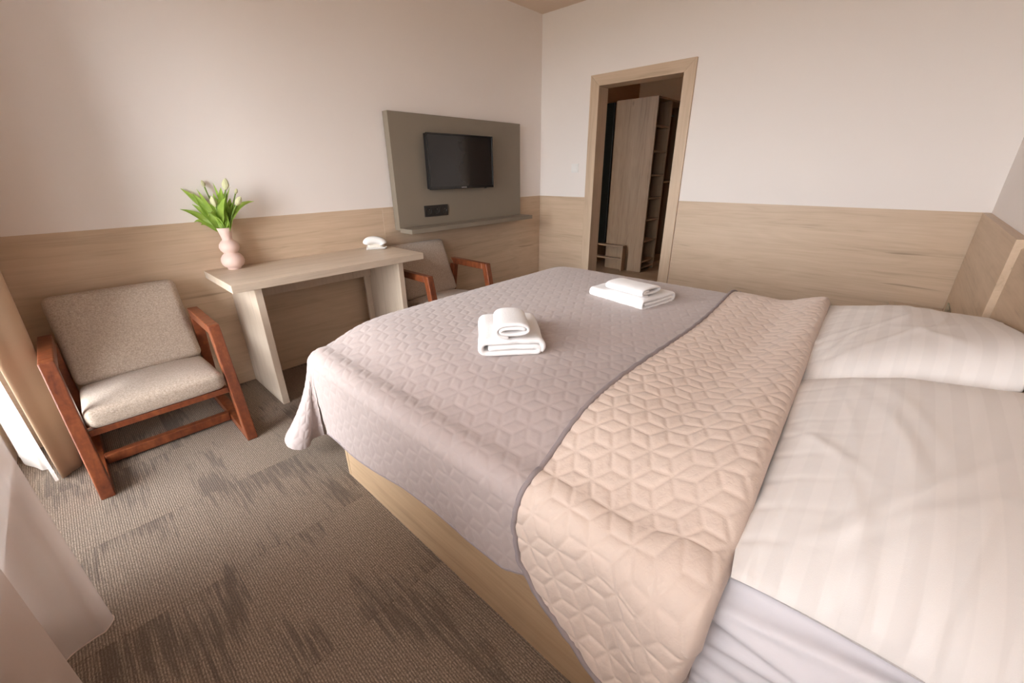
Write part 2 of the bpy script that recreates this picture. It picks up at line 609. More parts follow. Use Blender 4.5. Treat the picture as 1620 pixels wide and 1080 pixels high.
# hallway shell beyond the doorway
tag(part('wall_hall_back', box(2.6, 2.75, -2.4, 0.6, 0, H), HALL_LIGHT_TINT), kind='structure')
tag(part('wall_hall_left', box(0.14, 2.6, 0.32, 0.45, 0, H), HALL_LIGHT_TINT), kind='structure')
tag(part('wall_hall_right', box(0.14, 2.6, -2.4, -2.25, 0, H), HALL_LIGHT_TINT), kind='structure')

# ------------------------------------------------------------------ bed
bed = thing('bed', (-2.03, -2.3, 0), 'low wooden storage bed with a plain oak side, under the quilt', 'bed')
FX0, FX1, FY0, FY1, FZ = -3.009, -1.05, -3.22, -1.353, 0.385
part('foot_board', box(FX0, FX1, FY1 - 0.02, FY1, 0, FZ, 0.0015), OAKB['X'], bed)
part('side_board', box(FX0, FX0 + 0.02, FY0, FY1 - 0.0225, 0.0, FZ, 0.0015), OAKB['Y'], bed)
part('side_board', box(FX1 - 0.02, FX1, FY0, FY1 - 0.0225, 0.0, FZ, 0.0015), OAKB['Y'], bed)
part('bed_base', box(FX0 + 0.03, FX1 - 0.03, FY0, FY1 - 0.03, 0.30, FZ - 0.002), DARKSLOT, bed)

mat_ = thing('mattress', (-2.03, -2.2, FZ), 'thick mattress with creased white sheet at the bare bed side', 'mattress')
part('mattress_core', box(-2.985, -1.06, -3.22, -1.235, FZ + 0.002, 0.575, 0.05, 4), SHEET, mat_, True)
# creased sheet along the window side
ny, na = 90, 120
yy = np.linspace(-3.245, -2.76, ny)
aa = np.linspace(-0.25, 0.255, na)
P = np.zeros((ny, na, 3))
for i, y in enumerate(yy):
    for k, a in enumerate(aa):
        R = 0.05
        if a < 0:
            x, z, nx, nz = -2.962 - a, 0.588, 0, 1
        elif a < R * PI / 2:
            ph = a / R
            x, z = -2.962 - R * math.sin(ph), 0.588 - R * (1 - math.cos(ph))
            nx, nz = -math.sin(ph), math.cos(ph)
        else:
            x, z, nx, nz = -2.962 - R, 0.588 - R - (a - R * PI / 2), -1, 0
        fold = 0.0
        if a > -0.02:
            for q, (a0, amp, sl, wd) in enumerate(((0.012, 0.007, 0.05, 0.010), (0.045, 0.010, 0.08, 0.011), (0.082, 0.012, -0.05, 0.013), (0.122, 0.011, 0.09, 0.012),
                                                   (0.155, 0.006, -0.02, 0.012), (0.195, 0.010, 0.05, 0.014), (0.235, 0.008, -0.06, 0.012))):
                c = a0 + sl * (y + 2.95) + 0.006 * math.sin(9 * y + q * 2)
                fold += amp * math.exp(-((a - c) / wd) ** 2)
        P[i, k] = (x + 0.022 - 0.16 * max(a - 0.02, 0) + nx * fold, y, z + nz * fold)
link_mesh('fitted_sheet', grid_mesh('fitted_sheet', P), SHEET, mat_)

# ---- bedspread
xL, xR, yF, R = -2.965, -1.075, -1.24, 0.07
Y_FOLD = -2.83
def sstep(a, b, x):
    t = np.clip((x - a) / (b - a), 0, 1)
    return t * t * (3 - 2 * t)
def ztop(x, y):
    dL = np.maximum(x - xL, 0)
    dR = np.maximum(xR - x, 0)
    dF = np.maximum(yF - y, 0)
    crown = (1 - np.exp(-(dL / 0.15) ** 1.7)) * (1 - np.exp(-(dR / 0.15) ** 1.7))
    z = 0.578 + 0.078 * crown * (1 - 0.12 * np.exp(-dF / 0.06)) + 0.018 * (1 - np.exp(-dR / .05)) * 0
    z = z + 0.02 * np.exp(-(dR / 0.25) ** 2)
    z = z + 0.006 * np.sin(3.1 * x + 1.0) * np.sin(2.7 * y)
    return z
def hemdrop_left(y):
    """length of the left hang, measured as arc, for each y"""
    zh = np.interp(y, [-2.9, -2.75, -2.60, -2.45, -2.37, -2.21, -1.88, -1.40, -1.20],
                   [0.28, 0.27, 0.33, 0.33, 0.285, 0.265, 0.268, 0.208, 0.172])
    return 0.578 - R - zh + R * PI / 2
def surf(u, v):
    """flat cloth coordinates -> bed-shaped surface (no foot hang)"""
    x = np.clip(u, xL, xR)
    z = ztop(x, np.minimum(v, yF))
    a = np.maximum(xL - u, 0)
    ph = np.minimum(a / R, PI / 2)
    dn = np.maximum(a - R * PI / 2, 0)
    X = x - R * np.sin(ph)
    Z = z - R * (1 - np.cos(ph)) - dn
    X = X - dn * (0.02 + 0.045 * np.sin(7.0 * v + 0.5) * np.clip(dn / 0.3, 0, 1))
    a = np.maximum(u - xR, 0)
    ph = np.minimum(a / R, PI / 2)
    dn = np.maximum(a - R * PI / 2, 0)
    X = X + R * np.sin(ph) + dn * 0.03
    Z = Z - R * (1 - np.cos(ph)) - dn
    b = np.maximum(v - yF, 0)
    ph = np.minimum(b / R, PI / 2)
    dn = np.maximum(b - R * PI / 2, 0)
    Yv = np.minimum(v, yF) + R * np.sin(ph) + dn * 0.03
    Z = Z - R * (1 - np.cos(ph)) - dn
    return np.stack([X, Yv, Z], -1)

def quilt(u, v, s=0.050, h=0.0026, w=0.0050):
    """rhombille quilting: puffed diamonds between stitched lines"""
    ax, ay = math.sqrt(3) * s, 3 * s
    best = None
    for ox, oy in ((0, 0), (ax / 2, ay / 2)):
        px = u - ox - ax * np.round((u - ox) / ax)
        py = v - oy - ay * np.round((v - oy) / ay)
        d2 = px * px + py * py
        if best is None:
            best, qx, qy = d2, px, py
        else:
            m = d2 < best
            best = np.where(m, d2, best)
            qx = np.where(m, px, qx)
            qy = np.where(m, py, qy)
    ap = s * math.sqrt(3) / 2
    d = np.full_like(qx, 1e9)
    for a in (0, PI / 3, 2 * PI / 3):
        d = np.minimum(d, ap - np.abs(qx * math.cos(a) + qy * math.sin(a)))
    for a in (PI / 6, 5 * PI / 6, 3 * PI / 2):
        t = np.clip(qx * math.cos(a) + qy * math.sin(a), 0, s)
        d = np.minimum(d, np.hypot(qx - t * math.cos(a), qy - t * math.sin(a)))
    return h * (1 - np.exp(-(np.maximum(d, 0) / w) ** 1.3))

spread = thing('bedspread', (-2.03, -2.0, 0.6), 'grey quilted bedspread turned back to its beige side near the pillows', 'bedspread')
def quilted(name, uv, pos, mat, flip, parent, extra=0.0, **kw):
    N = grid_normals(pos) * (-1 if flip else 1)
    pos = pos + N * (quilt(uv[..., 0], uv[..., 1], **kw) + extra)[..., None]
    return link_mesh(name, grid_mesh(name, pos, uv), mat, parent)

# main cloth: from the left hem over the top to the right hem
NV = 330
v = np.linspace(Y_FOLD, yF, NV)
nl, ntp, nr = 84, 380, 40
HL = hemdrop_left(v)
rows = []
for i, vv in enumerate(v):
    ul = xL - HL[i] * np.linspace(1, 0, nl, endpoint=False)
    um = np.linspace(xL, xR, ntp, endpoint=False)
    ur = xR + np.linspace(0, 0.36, nr)
    rows.append(np.concatenate([ul, um, ur]))
U = np.array(rows)
Vv = np.repeat(v[:, None], U.shape[1], 1)
vend = -2.846 + np.clip((U - xL) / (xR - xL), 0, 1) * 0.10
Vv = Vv + (vend - Y_FOLD) * np.clip((-1.6 - Vv) / (-1.6 - Y_FOLD), 0, 1)
P = surf(U, Vv)
main = quilted('quilted_cover', np.stack([U, Vv], -1), P, GREYQ, True, spread)
# foot hang
HB = 0.40
b = np.linspace(0, HB, 84)
um = np.linspace(xL, xR, ntp)
U, Vv = np.meshgrid(um, yF + b, indexing='ij')
quilted('foot_drop', np.stack([U, Vv], -1), surf(U, Vv), GREYQ, False, spread)

# corner folds
def corner(side):
    xc = xL if side < 0 else xR
    th = np.linspace(0, PI / 2, 110)
    rr = np.linspace(0.0, 1.0, 90)
    if side < 0:
        ctrl = [(0, 0), (-0.05, 0.05), (-0.045, 0.13), (0.035, 0.18), (0.095, 0.13), (0.17, 0.14), (0.235, 0.20), (0.24, 0.29), (0.17, 0.36), (0.06, 0.36), (0.0, 0.27), (-0.02, 0.12), (0, 0.0)]
    else:
        ctrl = [(0, 0), (0.05, 0.10), (0.16, 0.2), (0.22, 0.17), (0.15, 0.06), (0.0, 0.0)]
    hp = catmull(ctrl, len(th))
    HLc = float(hemdrop_left(np.array([yF]))[0]) if side < 0 else 0.36
    P = np.zeros((len(th), len(rr), 3))
    UV = np.zeros((len(th), len(rr), 2))
    z0 = float(ztop(np.array(xc), np.array(yF)))
    for i, t in enumerate(th):
        f = t / (PI / 2)
        rmax = (HLc * (1 - f) + HB * f) + (0.135 if side < 0 else 0.10) * math.sin(2 * t)
        for k, q in enumerate(rr):
            r = q * rmax
            ph = min(r / R, PI / 2)
            dn = max(r - R * PI / 2, 0)
            out = R * math.sin(ph)
            hx, hy = hp[i]
            g = max(r - 0.0, 0) * (0.28 + 0.72 * q)
            flat = 1 - (hx * hx + hy * hy) * 0.6
            flare = dn * 0.02
            X = xc + side * (out * math.cos(t) + g * hx + flare)
            Y = yF + out * math.sin(t) + g * hy
            P[i, k] = (X, Y, z0 - R * (1 - math.cos(ph)) - dn * flat)
            UV[i, k] = (xc + side * r * math.cos(t), yF + r * math.sin(t))
    return P, UV
P, UV = corner(-1)
quilted('corner_fold', UV, P, GREYQ, False, spread)
HEMTIP = P[:, -1].copy()
P, UV = corner(1)
quilted('corner_fold', UV, P, GREYQ, True, spread)

# turned-back beige band, lying on the grey cloth
def band():
    nt_, nu = 130, 720
    a_max = 0.45
    u = np.concatenate([xL - np.linspace(a_max, 0, 190, endpoint=False), np.linspace(xL, xR + 0.30, nu - 190)])
    t = np.linspace(0, 1, nt_)
    # free edge and fold edge for every u
    zz = 0.578 - R - (np.maximum(xL - u, 0) - R * PI / 2)
    a = np.maximum(xL - u, 0)
    zs = np.where(a > R * PI / 2, zz, 0.6)
    y1 = np.interp(zs, [0.21, 0.222, 0.245, 0.285, 0.325, 0.385, 0.48, 0.60], [-2.765, -2.715, -2.645, -2.57, -2.50, -2.445, -2.425, -2.430])
    y2 = np.interp(zs, [0.20, 0.277, 0.345, 0.417, 0.55, 0.60], [-2.770, -2.778, -2.812, -2.845, -2.858, -2.858])
    y1 = y1 + np.where(u > xL, (u - xL) / (xR - xL) * 0.072 + 0.012 * np.sin((u - xL) * 4.3), 0)
    y2 = y2 + np.where(u > xL, (u - xL) / (xR - xL) * 0.10 - 0.0, 0)
    keep = zs > 0.205
    u, y1, y2, a = u[keep], y1[keep], y2[keep], a[keep]
    U = np.repeat(u[:, None], nt_, 1)
    Tt = np.repeat(t[None], len(u), 0)
    V = y1[:, None] + (y2 - y1)[:, None] * Tt
    P = surf(U, V)
    N = grid_normals(P)
    s = np.sign(N[len(u) // 2, nt_ // 2, 2])
    N = N * s
    w = np.abs(y2 - y1)[:, None]
    # lifts gently away from the hem, soft hollow in the middle, rolls over at the fold
    d1 = Tt * w
    d2 = (1 - Tt) * w
    lift = 0.016 + 0.020 * sstep(0.22, 0.36, d1) - 0.006 * np.exp(-((d1 - 0.20) / 0.07) ** 2) + 0.018 * sstep(0.16, 0.03, d2)
    lift = lift - 0.034 * (1 - np.sqrt(np.clip(1 - (1 - np.clip(d2 / 0.028, 0, 1)) ** 2, 0, 1)))
    # small creases by the fold
    lift = lift + 0.0035 * np.sin(U * 11 + 40 * V) * sstep(0.2, 0.02, d2) * sstep(0, .02, d2)
    uv = np.stack([U * 1.0 + 0.013, V + 0.02], -1)
    P2 = P + N * (lift + quilt(uv[..., 0], uv[..., 1], h=0.0038, w=0.0055))[..., None]
    return P2, uv, P + N * 0.010 * 1.0
P2, uv, base = band()
link_mesh('turned_back_band', grid_mesh('turned_back_band', P2, uv), TANQ, spread)
# grey binding along the free edge of the band
e = P2[:, 0]
e = e[::4] + np.array([0, 0.004, 0.0])
part('binding', tube([tuple(p) for p in e], 0.0075, 8), BIND, spread, True)
# binding on the grey hem by the window
U = xL - HL
e = surf(U, v)[60:, :]
part('binding', tube([tuple(p) for p in e[::4]], 0.0045, 8), BIND, spread, True)

# ------------------------------------------------------------------ pillows
def pillow(name, x0, x1, yf0, yf1, h0, h1, label, seed):
    n, m = 130, 110
    s = np.linspace(-1, 1, n)
    t = np.linspace(-1, 1, m)
    S, Tm = np.meshgrid(s, t, indexing='ij')
    tf = (Tm + 1) / 2                       # 0 front (towards the bed foot), 1 at the headboard
    sf = (S + 1) / 2
    xc, hw = (x0 + x1) / 2, (x1 - x0) / 2
    yf = yf0 + (yf1 - yf0) * sf
    yb = -3.231
    pw = np.where((S > 0) == (seed == 3), 7.0, 3.4)
    side = (1 - np.abs(S) ** pw) ** 0.6
    front = (1 - (1 - tf) ** 5.5) ** 0.6
    edge = side * front
    pinch = 1 - 0.03 * np.abs(S) ** 3 * (1 - (2 * tf - 1) ** 2)
    X = xc + hw * S * pinch
    Y = yf + (yb - yf) * tf + 0.018 * (1 - S ** 2) * (1 - tf) ** 2
    back = h0 + (h1 - h0) * sf              # height where it meets the headboard
    mid = 0.632 + (back - 0.11 - 0.632) * tf ** 1.2
    thick = 0.060 + 0.062 * np.clip(tf * 1.8, 0, 1)
    Z = mid + thick * edge
    rng = np.random.RandomState(seed)
    for _ in range(20):
        ang = rng.uniform(-0.5, 0.5) + (0.6 if rng.rand() < 0.4 else -0.3)
        cx, cy = rng.uniform(-0.95, 0.5), rng.uniform(-1, 0.5)
        L, wd, am = rng.uniform(0.2, 0.6), rng.uniform(0.02, 0.06), rng.uniform(0.002, 0.006)
        dx, dy = S - cx, (Tm - cy) * 0.55
        p = dx * math.cos(ang) + dy * math.sin(ang)
        q = -dx * math.sin(ang) + dy * math.cos(ang) + 0.15 * p * p
        Z = Z + am * np.exp(-(q / wd) ** 2 - (p / L) ** 2) * np.clip(edge * 1.6, 0, 1)
    # gathered creases running in from the seams
    for k in range(9):
        c = -0.85 + 0.2 * k + rng.uniform(-0.05, 0.05)
        Z = Z - 0.004 * np.exp(-((S - c - 0.1 * tf) / 0.022) ** 2) * np.exp(-tf / 0.16) * np.clip(tf / 0.03, 0, 1)
        c = -0.8 + 0.2 * k + rng.uniform(-0.05, 0.05)
        Z = Z - 0.005 * np.exp(-((Tm - c) / 0.035) ** 2) * np.exp(-sf / 0.07) * np.clip(sf / 0.015, 0, 1)
    Zb = np.minimum(np.maximum(mid - 0.06 * edge, 0.612 + 0.01 * tf), Z - 0.0005)
    top = np.stack([X, Y, Z], -1)
    bot = np.stack([X, Y, Zb], -1)
    uvt = np.stack([X, Y], -1)
    P = np.concatenate([top, bot[:, ::-1]], 1)
    o = link_mesh(name, grid_mesh(name, P, np.concatenate([uvt, uvt[:, ::-1]], 1)), WHITEC)
    set_origin(o, (xc, -3.0, 0.62))
    tag(o, label, 'pillow', 'white striped pillows at the headboard')
    return o
pillow('pillow', -2.99, -2.118, -2.862, -2.772, 0.74, 0.80, 'white satin striped pillow at the window side of the bed', 3)
pillow('pillow', -2.155, -1.10, -2.775, -2.715, 0.885, 0.70, 'white satin striped pillow at the nightstand side of the bed', 5)

# ------------------------------------------------------------------ towels
def strip_solid(path, th, y0, y1, ny, wob=0.0, seed=0):
    """a folded cloth: a thick strip following path in x-z, pushed along y"""
    p = np.array(path, float)
    d = np.gradient(p, axis=0)
    d /= np.maximum(np.linalg.norm(d, axis=1, keepdims=True), 1e-9)
    nrm = np.stack([-d[:, 1], d[:, 0]], 1)
    thv = np.full(len(p), th)
    A, B = p + nrm * thv[:, None] / 2, p - nrm * thv[:, None] / 2
    loop = np.concatenate([A, B[::-1]])
    k = len(p)
    ys = np.linspace(y0, y1, ny)
    bm = bmesh.new()
    rings = []
    for j, y in enumerate(ys):
        f = j / (ny - 1)
        e = min(f, 1 - f) * (ny - 1)
        r = []
        for i, (x, z) in enumerate(loop):
            q = mnoise.noise(Vector((x * 9 + seed, y * 9, z * 16)))
            q2 = mnoise.noise(Vector((x * 4 + seed * 3, y * 14, z * 4 + 7)))
            yo = 0.004 * mnoise.noise(Vector((x * 25, z * 25, seed + 3.0)))
            zz = z + (q * 0.004 + q2 * 0.003) * wob * min(1, max(z, 0) / 0.03)
            r.append(bm.verts.new((x + q2 * 0.004 * wob, y + yo, max(zz, 0.0))))
        rings.append(r)
    n = len(loop)
    for a, b in zip(rings, rings[1:]):
        for i in range(n):
            bm.faces.new((a[i], a[(i + 1) % n], b[(i + 1) % n], b[i]))
    for r, flip in ((rings[0], False), (rings[-1], True)):
        for i in range(k - 1):
            f = (r[i], r[i + 1], r[n - 2 - i], r[n - 1 - i])
            bm.faces.new(f[::-1] if flip else f)
    return bm

def arc(cx, cz, rx, rz, a0, a1, n):
    return [(cx + rx * math.cos(math.radians(a0 + (a1 - a0) * i / n)), cz + rz * math.sin(math.radians(a0 + (a1 - a0) * i / n))) for i in range(n + 1)]

def line(a, b, n):
    return [(a[0] + (b[0] - a[0]) * i / n, a[1] + (b[1] - a[1]) * i / n) for i in range(n + 1)]

def bath_path(w, h, t):
    """flat spiral of three touching layers"""
    hw, zb, zm, zt = w / 2, t / 2, t / 2 + (h - t) / 2, h - t / 2
    r1, r2 = (zm - zb) / 2, (zt - zb) / 2
    p = line((-hw + t * 1.7, zm), (hw - t * 1.75, zm), 12)
    p += arc(hw - t * 1.75, zm - r1, r1 * 1.25, r1, 90, -90, 8)[1:]
    p += line((hw - t * 1.75, zb), (-hw + r2 + t / 2, zb), 12)[1:]
    p += arc(-hw + r2 + t / 2, zb + r2, r2, r2, 270, 90, 10)[1:]
    p += line((-hw + r2 + t / 2, zt), (hw - r2 - t / 2, zt), 14)[1:]
    p += arc(hw - r2 - t / 2, zb + r2, r2, r2, 90, -55, 10)[1:]
    return p

def roll_path(w, h, t):
    """oval spiral whose layers touch"""
    p = []
    turns = (h / 2 - t * 0.8) / t
    n = int(26 * turns)
    for i in range(n + 1):
        f = i / n
        th = math.radians(-100) - (1 - f) * turns * 2 * PI
        k = (1 - f) * turns * t
        a, b = w / 2 - t / 2 - k, h / 2 - t / 2 - k
        c, sn = math.cos(th), math.sin(th)
        p.append((a * math.copysign(abs(c) ** 0.85, c), h / 2 + b * math.copysign(abs(sn) ** 0.9, sn)))
    return p

def towel(name, bm, cx, cy, z, ang, label, group):
    rot = Matrix.Rotation(ang, 4, 'Z')
    bmesh.ops.transform(bm, matrix=rot, verts=bm.verts)
    o = part(name, bm, TOWEL, None, True)
    o.location = (cx, cy, z)
    tag(o, label, 'towel', group)
    m = o.modifiers.new('sub', 'SUBSURF')
    m.levels = m.render_levels = 1
    return o
g1 = 'white folded towels on the grey bedspread'
TH = 0.020
towel('bath_towel', strip_solid(bath_path(0.245, 0.066, 0.0215), 0.0205, -0.15, 0.15, 16, 1.2, 1), -2.515, -1.905, 0.654, math.radians(47 - 90),
      'folded white bath towel at the middle of the bed, under the fatter roll', g1)
towel('hand_towel', strip_solid(roll_path(0.140, 0.072, 0.0140), 0.0128, -0.095, 0.095, 12, 0.8, 2), -2.555, -1.955, 0.718, math.radians(47 - 90),
      'rolled white hand towel on the towel nearer the window', g1)
towel('bath_towel', strip_solid(bath_path(0.27, 0.054, 0.0175), 0.0165, -0.17, 0.17, 16, 1.2, 5), -1.685, -1.985, 0.652, math.radians(79 - 90),
      'flat folded white bath towel farther from the window, near the doorway', g1)
towel('hand_towel', strip_solid(roll_path(0.165, 0.056, 0.0125), 0.0115, -0.115, 0.115, 12, 0.8, 8), -1.735, -2.015, 0.704, math.radians(79 - 90),
      'flattened white hand towel roll on the towel near the doorway', g1)

# ------------------------------------------------------------------ headboard panels and nightstand
hb = thing('headboard', (-1.6, YH, 0), 'tall oak headboard panel on the wall behind the pillows', 'headboard')
part('side_panel', box(-1.262, -0.0155, YH + 0.001, YH + 0.035, 0, HW + 0.0, 0.001), OAK['X'], hb)
part('centre_panel', box(-3.02, -1.264, YH + 0.001, YH + 0.014, 0, HW - 0.03, 0.001), OAK['X'], hb)

ns = thing('nightstand', (-0.5, -3.05, 0), 'oak nightstand with a glass top, mostly hidden behind the far pillow', 'nightstand')
part('body', box(-0.93, -0.02, YH + 0.04, -3.0, 0, 0.432, 0.002), OAKD['X'], ns)
part('top', box(-0.94, -0.016, YH + 0.037, -2.98, 0.4325, 0.452, 0.002), OAKD['X'], ns)
part('glass_upstand', box(-0.86, -0.20, YH + 0.037, YH + 0.043, 0.4525, 0.535, 0.001), GLASST, ns)
part('drawer', box(-0.90, -0.05, -2.9995, -2.985, 0.22, 0.415, 0.002), OAKD['X'], ns)

# ------------------------------------------------------------------ TV board, television, sockets, switch
tb = thing('television_board', (-1.1, 0, 0.835), 'grey olive wall board with a narrow ledge behind the television', 'wall panel')
part('board', box(-1.798, -0.403, -0.0785, -0.0145, 0.850, 1.668, 0.0015), GREYM, tb)
part('ledge', box(-1.798, -0.403, -0.237, -0.0785, 0.835, 0.868, 0.0015), GREYM, tb)

tv = thing('television', (-1.186, -0.1, 1.14), 'flat black television screen hanging on the grey wall board', 'television')
part('housing', box(-1.526, -0.845, -0.138, -0.1, 1.141, 1.538, 0.006, 3), BLACK, tv, False)
b = box(-1.533, -0.839, -0.152, -0.136, 1.136, 1.156, 0.003)
box(-1.533, -0.839, -0.152, -0.136, 1.529, 1.541, 0.003, bm=b)
box(-1.533, -1.521, -0.152, -0.136, 1.156, 1.529, 0.003, bm=b)
box(-0.851, -0.839, -0.152, -0.136, 1.156, 1.529, 0.003, bm=b)
part('bezel', b, plain('gloss_black_bezel', (0.015, 0.014, 0.014), 0.16), tv)
part('screen', box(-1.5215, -0.8505, -0.1455, -0.1375, 1.1555, 1.5295), SCREEN, tv)
part('wall_mount', box(-1.30, -1.08, -0.1005, -0.078, 1.25, 1.43, 0.002), BLACK, tv)
tcu = bpy.data.curves.new('logo', 'FONT')
tcu.body = 'SAMSUNG'
tcu.size = 0.0125
tcu.align_x = 'CENTER'
tcu.align_y = 'CENTER'
tcu.extrude = 0.0003
tcu.materials.append(SILVER)
lo_c = bpy.data.objects.new('logo_curve', tcu)
COL.objects.link(lo_c)
lo = bpy.data.objects.new('logo', bpy.data.meshes.new_from_object(lo_c.evaluated_get(bpy.context.evaluated_depsgraph_get())))
bpy.data.objects.remove(lo_c)
COL.objects.link(lo)
lo.parent = tv
lo.location = Vector((-1.186, -0.1523, 1.1465)) - Vector((-1.186, -0.1, 1.14))
lo.rotation_euler = (PI / 2, 0, 0)
b = tube([(-0.945, -0.145, 1.134), (-0.925, -0.145, 1.134)], 0.004, 8)
part('sensor', b, BLACK, tv)

sk = thing('socket_plate', (-1.44, -0.0785, 0.975), 'black triple power socket below the television', 'socket')
part('plate', box(-1.557, -1.323, -0.0885, -0.0785, 0.932, 1.018, 0.002), BLACK, sk)
for k in range(3):
    cx = -1.557 + 0.039 + 0.078 * k
    bm = bmesh.new()
    rings = []
    for r, y in ((0.030, -0.0886), (0.030, -0.0905), (0.0235, -0.0905), (0.0225, -0.0890), (0.004, -0.0890)):
        rings.append([bm.verts.new((cx + r * math.cos(2 * PI * i / 24), y, 0.975 + r * math.sin(2 * PI * i / 24))) for i in range(24)])
    for A, B in zip(rings, rings[1:]):
        for i in range(24):
            bm.faces.new((A[i], A[(i + 1) % 24], B[(i + 1) % 24], B[i]))
    bm.faces.new(rings[-1])
    so = part('socket', bm, BLACK, sk)
    part('earth_pin', tube([(cx, -0.0888, 0.987), (cx, -0.0985, 0.987)], 0.0028, 8), METAL, so)

sw = thing('light_switch', (0, -0.437, 1.285), 'white square rocker light switch beside the doorway', 'switch')
part('plate', box(-0.009, 0.0, -0.477, -0.397, 1.246, 1.326, 0.003), WHITEP, sw)
part('rocker', box(-0.0125, -0.0088, -0.464, -0.410, 1.259, 1.313, 0.0025), WHITEP, sw)

# ------------------------------------------------------------------ desk
dk = thing('desk', (-2.5, -0.3, 0), 'narrow pale oak desk with slab sides against the wall', 'desk')
part('desktop', box(-3.086, -1.917, -0.5245, -0.0015, 0.708, 0.75, 0.0015), OAKD['X'], dk)
part('side_panel', box(-2.981, -2.945, -0.491, -0.0015, 0, 0.7075, 0.0015), OAKD['Z'], dk)
part('side_panel', box(-2.102, -2.066, -0.491, -0.0015, 0, 0.7075, 0.0015), OAKD['Z'], dk)
part('back_rail', box(-2.9445, -2.1025, -0.10, -0.08, 0.56, 0.7075, 0.001), OAKD['Z'], dk)
part('side_rail', box(-2.145, -2.1025, -0.078, -0.06, 0.02, 0.56, 0.001), OAKD['Z'], dk)

# vase and tulips
VX, VY, VZ = -2.945, -0.078, 0.7502
vz = thing('vase', (VX, VY, VZ), 'matt pink vase of two bulbs and a flared neck on the desk', 'vase')
prof = [(0.034, 0.0), (0.036, 0.003), (0.0355, 0.010), (0.046, 0.016), (0.056, 0.030), (0.060, 0.048), (0.057, 0.066), (0.047, 0.082), (0.036, 0.091),
        (0.034, 0.094), (0.038, 0.099), (0.047, 0.111), (0.0515, 0.127), (0.048, 0.144), (0.037, 0.159), (0.0275, 0.167), (0.0255, 0.173), (0.0275, 0.186), (0.032, 0.208), (0.0385, 0.236),
        (0.037, 0.2365), (0.030, 0.208), (0.024, 0.182), (0.020, 0.17)]
bm = lathe([(r, VZ + z) for r, z in prof], VX, VY, 48)
part('body', bm, PINKV, vz, True)

def ribbon(pts, widths, nrm, fold=0.35, mat=None, name='leaf', parent=None):
    """a leaf blade: five points across, folded along the midrib"""
    pts = [Vector(p) for p in pts]
    bm = bmesh.new()
    rows = []
    for i, p in enumerate(pts):
        d = (pts[min(i + 1, len(pts) - 1)] - pts[max(i - 1, 0)]).normalized()
        n = (Vector(nrm) - d * d.dot(Vector(nrm))).normalized()
        s = d.cross(n)
        w = widths[i]
        row = []
        for q in (-1, -0.5, 0, 0.5, 1):
            row.append(bm.verts.new(p + s * q * w + n * (abs(q) ** 1.3) * w * fold))
        rows.append(row)
    for a, b in zip(rows, rows[1:]):
        for k in range(4):
            bm.faces.new((a[k], a[k + 1], b[k + 1], b[k]))
    return part(name, bm, mat, parent, True)

def curve_pts(p0, d0, L, droop, n=9):
    p = Vector(p0)
    d = Vector(d0).normalized()
    out = [p.copy()]
    for i in range(n - 1):
        p = p + d * (L / (n - 1))
        d = (d + Vector((0, 0, -droop * (0.3 + i / n)))).normalized()
        out.append(p.copy())
    return out

LIP = Vector((VX, VY, VZ + 0.232))
Rc = Vector((0.68, -0.73, 0))           # a horizontal direction across the room
tulips = [
    # azimuth side (-1 left .. 1 right across the view), forward, length, droop, flower size, label
    (-0.85, 0.05, 0.185, 0.10, 1.1, 'tulip with greenish buds bending lowest towards the window'),
    (-0.32, -0.1, 0.225, 0.02, 0.7, 'tall upright tulip at the back of the bunch'),
    (0.12, 0.35, 0.125, 0.08, 1.15, 'short tulip with an open pale bud at the front of the bunch'),
    (0.36, 0.0, 0.21, 0.03, 1.2, 'tulip with a cream bloom standing highest above the desk'),
    (0.75, 0.12, 0.155, 0.10, 1.15, 'tulip with a white-tipped bud leaning towards the television'),
    (0.6, -0.12, 0.20, 0.04, 0.6, 'slim tulip with a folded green bud behind the cream bloom'),
]
Fw = Vector((-0.73, -0.68, 0))
def lat(side, fwd, up):
    return Rc * side + Fw * fwd + Vector((0, 0, up))
rt = random.Random(4)
